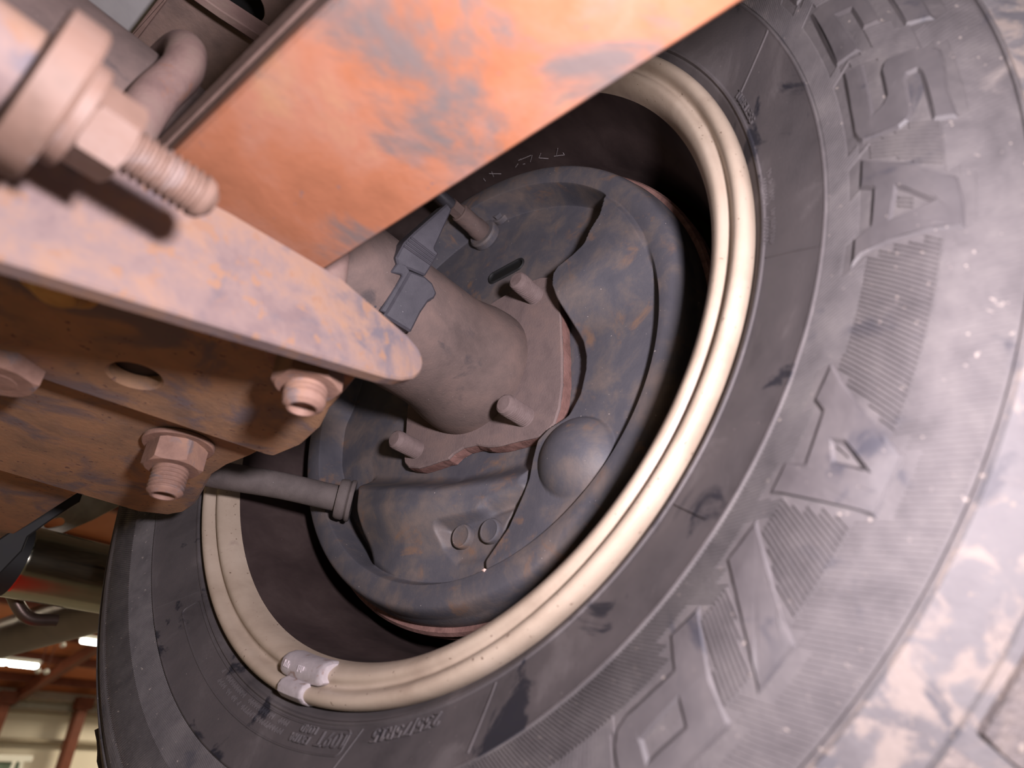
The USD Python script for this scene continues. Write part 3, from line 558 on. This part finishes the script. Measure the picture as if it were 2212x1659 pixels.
part(sp, 'lower_plate', slab(Bp, V(-.14, YW + .12, ZB), V(0, 0, -1), .0085, .004, .0016), 'spring_plate', smooth=30)
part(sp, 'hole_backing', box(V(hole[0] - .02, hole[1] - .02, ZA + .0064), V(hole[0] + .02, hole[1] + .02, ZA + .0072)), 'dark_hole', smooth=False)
def vertical(pt_px, tip_px, z):
    b = on(V(*pt_px), 2, z); zz = np.linspace(z - .06, z, 400); e = px(np.stack([np.full(400, b[0]), np.full(400, b[1]), zz], -1)); return b, zz[np.abs(e[:, 1] - tip_px[1]).argmin()]
def ubolt(label, legs, cross):
    b0 = legs[0][0]; t_ = thing('u_bolt', label, 'u-bolt', (b0[0], b0[1], ZA - .03), 'u-bolts clamping the axle to the spring')
    ends = []
    for (b, tip, r, nut, zt, m, hollow) in legs:
        b = np.asarray(b); ends.append(b)
        part(t_, 'leg', join(lathe([(-.030, 0), (-.030, r * .93), (.0, r * .93)] + [(x, q) for x, q in thread_profile(zt - tip, r, .0021, .0009, hollow=hollow, chamfer=.0014)], V(b[0], b[1], zt), V(0, 0, -1), 44)), 'bolt' if m != 'nut_gold' else 'nut_gold', smooth=25)
        part(t_, 'washer', lathe([(0, 0), (0, .0165), (.0006, .0172), (.0022, .0172), (.0028, .0166), (.0028, 0)], V(b[0], b[1], zt - .0001), V(0, 0, -1), 56), m, smooth=30)
        part(t_, 'nut', hexnut(V(b[0], b[1], zt - .0026), V(0, 0, -1), nut, .0125, spin=.55), m, smooth=30)
    z0 = ZA + .03; rb = max(l[2] for l in legs) * .93; a_, b_ = ends[0], ends[1]; rc = .0390 + rb; x_ = (a_[0] + b_[0]) / 2
    arc = np.linspace(0, np.pi, 40); sg_ = np.sign(a_[1])
    rod = [V(a_[0], a_[1], z0 - .006), V(a_[0], a_[1], z0 + .008), V(a_[0] * .6 + x_ * .4, a_[1] * .4 + sg_ * rc * .6, -.012)] + [V(x_, sg_ * rc * math.cos(t), rc * math.sin(t)) for t in arc[2:-2]] + [V(b_[0] * .6 + x_ * .4, b_[1] * .4 - sg_ * rc * .6, -.012), V(b_[0], b_[1], z0 + .008), V(b_[0], b_[1], z0 - .006)]
    rod = spline(rod, 80)
    part(t_, 'rod', tube(np.array(rod), rb, 24), 'saddle', smooth=45)
    return t_
b1, tip1 = vertical((676, 766), (654, 884), ZA); b2, tip2 = vertical((388, 955), (355, 1072), ZB)
b3 = on(V(119, 642), 1, -.0465); tip3 = b3[2]; b4 = on(V(4, 806), 1, .0465)
ubolt('rusty u-bolt whose two nuts sit nearer the wheel under the clamp plates', [(b1, tip1, .0080, .0225, ZA, 'bolt', .003), (b2, tip2, .0085, .0250, ZB, 'bolt', .003)], 0)
ubolt('u-bolt with ochre nuts at the left edge, partly hidden behind the bracket', [(b3, tip3, .0076, .0215, ZA, 'nut_gold', 0), (b4, b4[2] - .004, .0085, .0240, ZB, 'bolt', 0)], 0)

# ------------------------------------------------------------------ shock absorber bolt
YB = CAM[1] + .129; SB = .129 / .1417
def axis_x(pxy): return on(V(*pxy), 1, YB)
c0 = axis_x((268, 318)); AX = V(0, c0[1], c0[2])
def sx_(pxy):                                              # X of the axis point whose picture is nearest
    xs = np.linspace(-.26, -.12, 1400); e = px(np.stack([xs, 0*xs + AX[1], 0*xs + AX[2]], -1)); return xs[np.linalg.norm(e - V(*pxy), axis=1).argmin()]
xt, xn1, xn0 = sx_((462, 440)), sx_((272, 322)), sx_((178, 262))
sb = thing('shock_absorber', 'shock absorber eye with a big pinkish rusty bolt and nut, upper left', 'shock absorber', (xn0, AX[1], AX[2] - .02))
PS = V(xn0, AX[1], AX[2]); sl_ = lambda p: [(x_ * SB, r_ * SB) for x_, r_ in p]
part(sb, 'bolt', lathe([(-.08, 0), (-.08, .0054)] + thread_profile(xt - xn0, .0062 * SB, .0021 * SB, .0010 * SB, chamfer=.0020), PS, XA, 44), 'shock_bolt', smooth=25)
part(sb, 'nut', hexnut(PS, XA, .0190 * SB, xn1 - xn0, spin=.26), 'shock_bolt', smooth=30)
part(sb, 'washer', lathe(sl_([(-.0040, 0), (-.0040, .0130), (-.0034, .0136), (-.0006, .0136), (0, .0130), (0, 0)]), PS, XA, 56), 'shock_bolt', smooth=35)
part(sb, 'cup_washer', lathe(sl_([(-.0130, 0), (-.0130, .0192), (-.0122, .0204), (-.0052, .0206), (-.0042, .0198), (-.0040, 0)]), PS, XA, 72), 'shock_bolt', smooth=35)
part(sb, 'eye', lathe(sl_([(-.055, 0), (-.055, .0122), (-.0135, .0122), (-.0130, .0115), (-.0130, 0)]), PS, XA, 72), 'web', smooth=35)

# ------------------------------------------------------------------ frame above the axle
ZF = .122
fr = thing('frame_rail', 'rust-brown frame plate with an oval hole, above the axle at the top left', 'frame rail', (-.16, -.05, ZF))
P1 = [(345, -60), (286, 78), (330, 130), (420, 330), (760, 330), (760, 180), (540, 95), (300, -70)]
P1 = [(392, -60), (286, 76), (240, 140), (300, 420), (760, 420), (700, 170), (552, 92), (330, -60)]
part(fr, 'lower_plate', slab(P1, V(-.16, -.05, ZF), V(0, 0, -1), .006, .0005, .0006), 'frame', smooth=30)
part(fr, 'side_flange', slab([(388, -60), (283, 76), (298, 86), (410, -60)], V(-.16, -.05, ZF - .004), V(0, 0, -1), .004, .0004, .0006), 'leaf_edge', smooth=30)
S2 = [(330, -66), (416, 0), (470, 38), (560, 96), (640, 150), (640, 130), (574, 84), (480, 24), (446, 0), (360, -60)]
part(fr, 'strap', slab(S2, V(-.16, -.05, ZF - .012), V(0, 0, -1), .012, .0004, .0006), 'saddle', smooth=30)
W2 = [(360, -80), (560, 100), (700, 190), (760, 60), (760, -80)]
zh = ZF + .012; Rf = frame_of(V(0, 0, -1)); ph = (on_plane(np.asarray([(470, -18), (520, 14)], float), V(-.16, -.05, zh), Rf[2]) - V(-.16, -.05, zh)) @ Rf[:2].T
part(fr, 'upper_plate', slab(W2, V(-.16, -.05, zh), V(0, 0, -1), .004, .0005, .0006, holes=[sg.LineString(ph).buffer(.0125, 24)]), 'frame', smooth=30)
hp = on(V(500, 0), 2, zh + .03); part(fr, 'hole_backing', box(hp - V(.05, .05, 0), hp + V(.05, .05, .002)), 'dark_hole', smooth=False)
ub = thing('load_bed', 'pale grey painted load bed underside glimpsed above the axle at the top left', 'load bed', (-.35, -.1, .15))
part(ub, 'floor_sheet', box(V(-1.3, -.95, .46), V(.32, 1.20, .465)), 'bed', smooth=False)
part(ub, 'lower_panel', box(V(-.55, -.42, .150), V(-.165, .25, .154)), 'bed', smooth=False)
part(ub, 'edge_lip', box(V(-.55, .246, .140), V(-.165, .25, .1505)), 'bed', smooth=False)

# ------------------------------------------------------------------ connector clip on the axle tube
cl = thing('hose_clip', 'black plastic ribbed clip strapped on the axle tube beside the orange spring', 'clip', on_cyl(V(890, 620), .040))
pc = on_cyl(V(892, 618), .040); nc = V(0, pc[1], pc[2]); nc /= np.linalg.norm(nc); nc = nc * .75 + (CAM - pc) / np.linalg.norm(CAM - pc) * .45; nc /= np.linalg.norm(nc)
zk = z_((780, 400), 5.53)
def plate_px(c, out, th, r=.0006, bev=.0006): return slab(zk(*c), pc + nc * out, nc, th, r, bev)
part(cl, 'lower_block', plate_px([(590, 1020), (770, 1090), (860, 1170), (910, 1290), (880, 1350), (810, 1390), (720, 1520), (600, 1760), (270, 1560), (330, 1470)], .0045, .012, .0012, .0012), 'plastic')
part(cl, 'lower_block', plate_px([(350, 1040), (440, 930), (530, 940), (590, 1030), (300, 1530), (230, 1500), (500, 1070)], .0030, .009), 'plastic')
part(cl, 'cable_track', plate_px([(370, 1050), (440, 1055), (260, 1480), (170, 1440)], .0006, .006, .0003, .0005), 'plastic')
part(cl, 'cable_track', plate_px([(440, 1055), (490, 1080), (300, 1500), (230, 1490)], .0002, .005, .0003, .0005), 'plastic')
for k in range(9):
    f0 = k / 8; c = [(378 - f0*200, 1060 + f0*370)]; part(cl, 'track_tooth', plate_px([(c[0][0] - 12, c[0][1]), (c[0][0] + 14, c[0][1] + 10), (c[0][0] + 2, c[0][1] + 36), (c[0][0] - 24, c[0][1] + 26)], .0009, .004, .0001, .0003), 'plastic')
part(cl, 'upper_block', plate_px([(420, 860), (520, 680), (640, 560), (1040, 210), (1090, 290), (880, 760), (935, 810), (860, 940), (770, 1085), (600, 1010), (440, 960)], .0030, .012, .0010, .0010), 'plastic')
for k in range(4):
    o = k * 33; part(cl, 'rib', plate_px([(610 - o*.82, 610 + o), (905 - o*.55, 838 + o*.98), (893 - o*.55, 858 + o*.98), (598 - o*.82, 632 + o)], .0042, .003, .0002, .0006), 'plastic')
# brake pipe union behind it
un = thing('brake_pipe_union', 'rusty brake pipe union screwed into the top left of the backing plate', 'pipe union', on(V(1040, 505), 0, .064))
cu = on(V(1046, 507), 0, .066)
part(un, 'boss', lathe([(-.003, 0), (-.003, .0125), (.0020, .0125), (.0034, .0112), (.0034, 0)], cu, -XA, 56), 'plate', smooth=35)
part(un, 'body', lathe([(0, 0), (0, .0080), (.008, .0080), (.010, .0074), (.026, .0074), (.027, .0066), (.027, 0)], cu + V(-.003, 0, 0), -XA, 48), 'axle', smooth=35)
part(un, 'pipe_nut', hexnut(cu + V(-.029, 0, 0), -XA, .0105, .010), 'axle', smooth=30)
pe = cu + V(-.036, 0, 0); part(un, 'pipe', tube(spline([pe + V(.004, 0, 0), pe, pe + V(-.012, .001, .002), pe + V(-.03, .004, .012), pe + V(-.06, .006, .03)], 30), .0048, 20), 'plastic', smooth=40)

# ------------------------------------------------------------------ handbrake cable into the plate
hb = thing('handbrake_cable', 'dusty handbrake cable sheath with a ringed rubber boot entering the backing plate', 'brake cable', on(V(740, 1080), 0, .05))
e0 = on(V(748, 1080), 0, .046); e1 = on_plane(V(485, 1028), e0 + fwd * -.012, fwd)
dr = (e1 - e0) / np.linalg.norm(e1 - e0)
part(hb, 'sheath', tube(spline([e0 - dr * .004, e0 + dr * .012, e0 + (e1 - e0) * .5 + V(0, 0, .0010), e1, e1 + dr * .03, e1 + dr * .07 + V(-.004, 0, 0)], 50), np.linspace(.0088, .0092, 50), 28), 'cable', smooth=50)
part(hb, 'boot', lathe([(-.006, .0085), (-.006, .0128), (-.0045, .0136), (-.0010, .0138), (.0000, .0132), (.0006, .0126), (.0012, .0134), (.0020, .0142), (.0036, .0142), (.0044, .0136), (.0044, .008)], e0, -dr, 56), 'cable', smooth=35)
# ------------------------------------------------------------------ behind the axle: muffler, tailpipe, hangers
def down_y(pxy, y): return on(V(*pxy), 1, y)
YM = .42
mf = thing('muffler', 'shiny stainless oval muffler with a black end cap, lower left behind the tyre', 'muffler', down_y((150, 1240), YM) - V(0, 0, .06))
mt, mb = down_y((100, 1147), YM), down_y((75, 1300), YM); mc = (mt + mb) / 2; rz = (mt - mb)[2] / 2
def oval_tube(c, x0, x1, ry, rz_, n=64, prof=((0, .94), (.01, 1), (.99, 1), (1, .94))):
    a = np.linspace(0, 2*np.pi, n, endpoint=False); v, f = [], []
    for t, s in prof: v.append(np.c_[np.full(n, x0 + (x1 - x0) * t), c[1] + ry * s * np.cos(a), c[2] + rz_ * s * np.sin(a)])
    k = len(v); v = np.vstack(v)
    for i in range(k - 1):
        for j in range(n): p, q_, r_, s_ = i*n + j, i*n + (j+1) % n, (i+1)*n + (j+1) % n, (i+1)*n + j; f += [[p, q_, r_], [p, r_, s_]]
    m = len(v); v = np.vstack([v, v[:n].mean(0), v[-n:].mean(0)])
    for j in range(n): f += [[m, (j+1) % n, j], [m+1, (k-1)*n + j, (k-1)*n + (j+1) % n]]
    t = trimesh.Trimesh(v, np.array(f), process=False)
    if t.volume < 0: t.invert()
    return t
part(mf, 'shell', oval_tube(mc, mc[0] - .022, mc[0] + .40, rz * 1.15, rz), 'chrome', smooth=40)
part(mf, 'end_cap', oval_tube(mc, mc[0] - .055, mc[0] - .020, rz * 1.16, rz * 1.01, prof=((0, .80), (.15, .95), (.4, 1), (1, 1))), 'black_rubber', smooth=40, label='black end cap')
tp_ = thing('tailpipe', 'brown steel exhaust tailpipe running below the muffler at the lower left', 'exhaust pipe', down_y((100, 1380), .55))
pA = CAM + ray(V(0, 1380)) * .875
zc_ = pA[2]; xa = pA[0]
part(tp_, 'pipe', tube(np.array([V(xa, y, zc_) for y in np.linspace(.50, 2.4, 12)]), .0255, 40), 'pipe', smooth=50)
hg = thing('exhaust_hanger', 'bent steel exhaust hanger rod below the muffler', 'hanger', down_y((80, 1330), .5))
hpx = [(20, 1270), (40, 1310), (66, 1336), (100, 1340), (122, 1340)]
part(hg, 'rod', tube(spline([down_y(p, .47) for p in hpx], 24), .0055, 16), 'pipe', smooth=50)
st = thing('rubber_strap', 'black rubber strap slanting across above the muffler', 'strap', down_y((110, 1130), .42))
part(st, 'band', slab([(180, 1062), (150, 1062), (-40, 1190), (-40, 1270), (0, 1240), (48, 1190), (60, 1160), (104, 1128), (152, 1096), (172, 1084)], down_y((100, 1140), .34), CAM - down_y((100, 1140), .34), .012, .001, .001), 'black_rubber')
gb = thing('galvanised_bracket', 'dull galvanised bracket with an oval slot above the muffler', 'bracket', down_y((170, 1110), .46))
gp = down_y((170, 1110), .46); gn = V(-.25, -.9, -.55); gn /= np.linalg.norm(gn); Rg_ = frame_of(gn)
sq = (on_plane(np.asarray([(104, 1133), (128, 1128)], float), gp, Rg_[2]) - gp) @ Rg_[:2].T
part(gb, 'plate', slab([(60, 1152), (80, 1140), (110, 1112), (150, 1095), (176, 1062), (262, 1080), (268, 1088), (200, 1124), (132, 1153), (100, 1149)], gp, gn, .003, .001, .0006, holes=[sg.LineString(sq).buffer(.0042)]), 'galv')
zl_ = CAM[2] + .162; fa, fe = on(V(178, 1060), 2, zl_), on(V(0, 1174), 2, zl_); fd = (fe - fa) / np.linalg.norm(fe - fa); fw = np.cross(V(0, 0, 1), fd); fw *= -np.sign(fw[0])
fb = thing('far_leaf_end', 'brown rear end of the leaf spring at the lower left edge', 'leaf spring end', fa + fd * .3)
def bar_on(a, d, w, L0, L1, wd, th, r):
    g = sg.box(L0, 0, L1, wd).buffer(-r).buffer(r); return extrude_on(g, a, d, w, V(0, 0, 1), th, 0, .0010)
part(fb, 'leaf', bar_on(fa, fd, fw, -.02, .62, .088, .010, .004), 'spring_plate')
part(fb, 'upper_leaf', bar_on(fa + V(0, 0, .0104), fd, fw, -.02, .60, .088, .010, .004), 'leaf_edge')
cr = thing('floor_mat', 'red rubber mat on the workshop floor, mirrored as a red patch in the muffler', 'mat', (mc[0], .8, -1.75))
part(cr, 'sheet', box(V(mc[0] - .35, -.35, -1.75), V(mc[0] + .48, 1.9, -1.738), .004), 'red')

# ------------------------------------------------------------------ workshop roof, lamps, columns far behind
def wall_pt(p, y=25.6): return on(V(*p), 1, y - W0[1]) + W0
k = 0
for y in np.arange(24.6, 4, -1.75):
    struct('trim_%d' % (k := k + 1), roofbox(-16, 26, y - .05, y + .05, 0, .22), 'purlin', 'brown steel roof purlin', cat='purlin')
for x in np.arange(-10, 26, 6.0):
    struct('trim_%d' % (k := k + 1), roofbox(x - .1, x + .1, -12, 25.9, -.30, .02), 'purlin', 'brown steel roof rafter', cat='rafter')
for (pp, top) in [((172, 1540), 0), ((26, 1470), 0)]:
    w = wall_pt(pp, 25.4); struct('trim_%d' % (k := k + 1), box(V(w[0] - .14, 25.2, 0), V(w[0] + .14, 25.6, 3.95)), 'purlin', 'brown steel column against the far wall', cat='column')
    struct('trim_%d' % (k := k + 1), box(V(w[0] - .24, 25.1, 3.60), V(w[0] + .24, 25.5, 3.95)), 'purlin', 'haunch on top of the brown column', cat='column')
for py in (1513, 1536, 1600):
    w = wall_pt((90, py), 25.8); struct('trim_%d' % (k := k + 1), box(V(-16, 25.7, w[2] - .05), V(26, 25.95, w[2] + .05)), 'girt', 'tan horizontal girt along the far wall', cat='girt')
for p, L, lab in [((-12, 1428), .44, 'leftmost of the three lit tubes'), ((51, 1435), .52, 'middle lit tube, between two dark purlins'), ((208, 1387), .62, 'highest lit tube, touching the tyre outline')]:
    w = on(V(*p), 1, 17.0) + W0
    t_ = thing('tube_lamp', 'fluorescent ceiling lamp below the orange roof, ' + lab, 'lamp', w - W0, 'lit ceiling tubes')
    part(t_, 'tube', box(w - W0 - V(L/2, .09, .05), w - W0 + V(L/2, .09, .02), .02), 'tube_glow', smooth=40)
    part(t_, 'housing', box(w - W0 - V(L/2 + .03, .12, -.021), w - W0 + V(L/2 + .03, .12, .10), .01), 'white')
for p, lab in [((82, 1449), 'left of a pair'), ((100, 1451), 'right of a pair'), ((136, 1393), 'pinkish one under the tailpipe'), ((217, 1137), 'high beside the tyre')]:
    w = on(V(*p), 1, 16.0); t_ = thing('roof_bulb', 'small round pale bulb hanging from the roof, ' + lab, 'bulb', w)
    part(t_, 'globe', trimesh.creation.icosphere(3, .05).apply_translation(w), 'white', smooth=True); part(t_, 'cord', tube(np.array([w + V(0, 0, .045), w + V(0, 0, .5)]), .012, 10), 'purlin')
bb = thing('basketball_hoop_frame', 'white framed panel with a pale top standing at the far wall, lower left corner', 'frame', on(V(10, 1650), 1, 24.0))
w = on(V(-2, 1652), 1, 24.0)
part(bb, 'top_rail', box(w + V(-.9, -.05, .07), w + V(.78, .05, .24), .02), 'white'); part(bb, 'panel', box(w + V(-.9, .02, -1.2), w + V(.60, .05, .07)), 'green', smooth=False)
for dx, s in ((.44, .0), (.62, .25)):
    part(bb, 'brace', tube(np.array([w + V(dx - .10, -.06, .08), w + V(dx - .22 + s*1.2, -.06, -1.2)]), .045, 12), 'white', smooth=40)
for p in [(w[0] - .7, -.3), (w[0] + .5, -.3)]:
    part(bb, 'post', box(V(p[0] - .05, w[1], -1.75), V(p[0] + .05, w[1] + .1, w[2] - 1.1)), 'white', smooth=False)
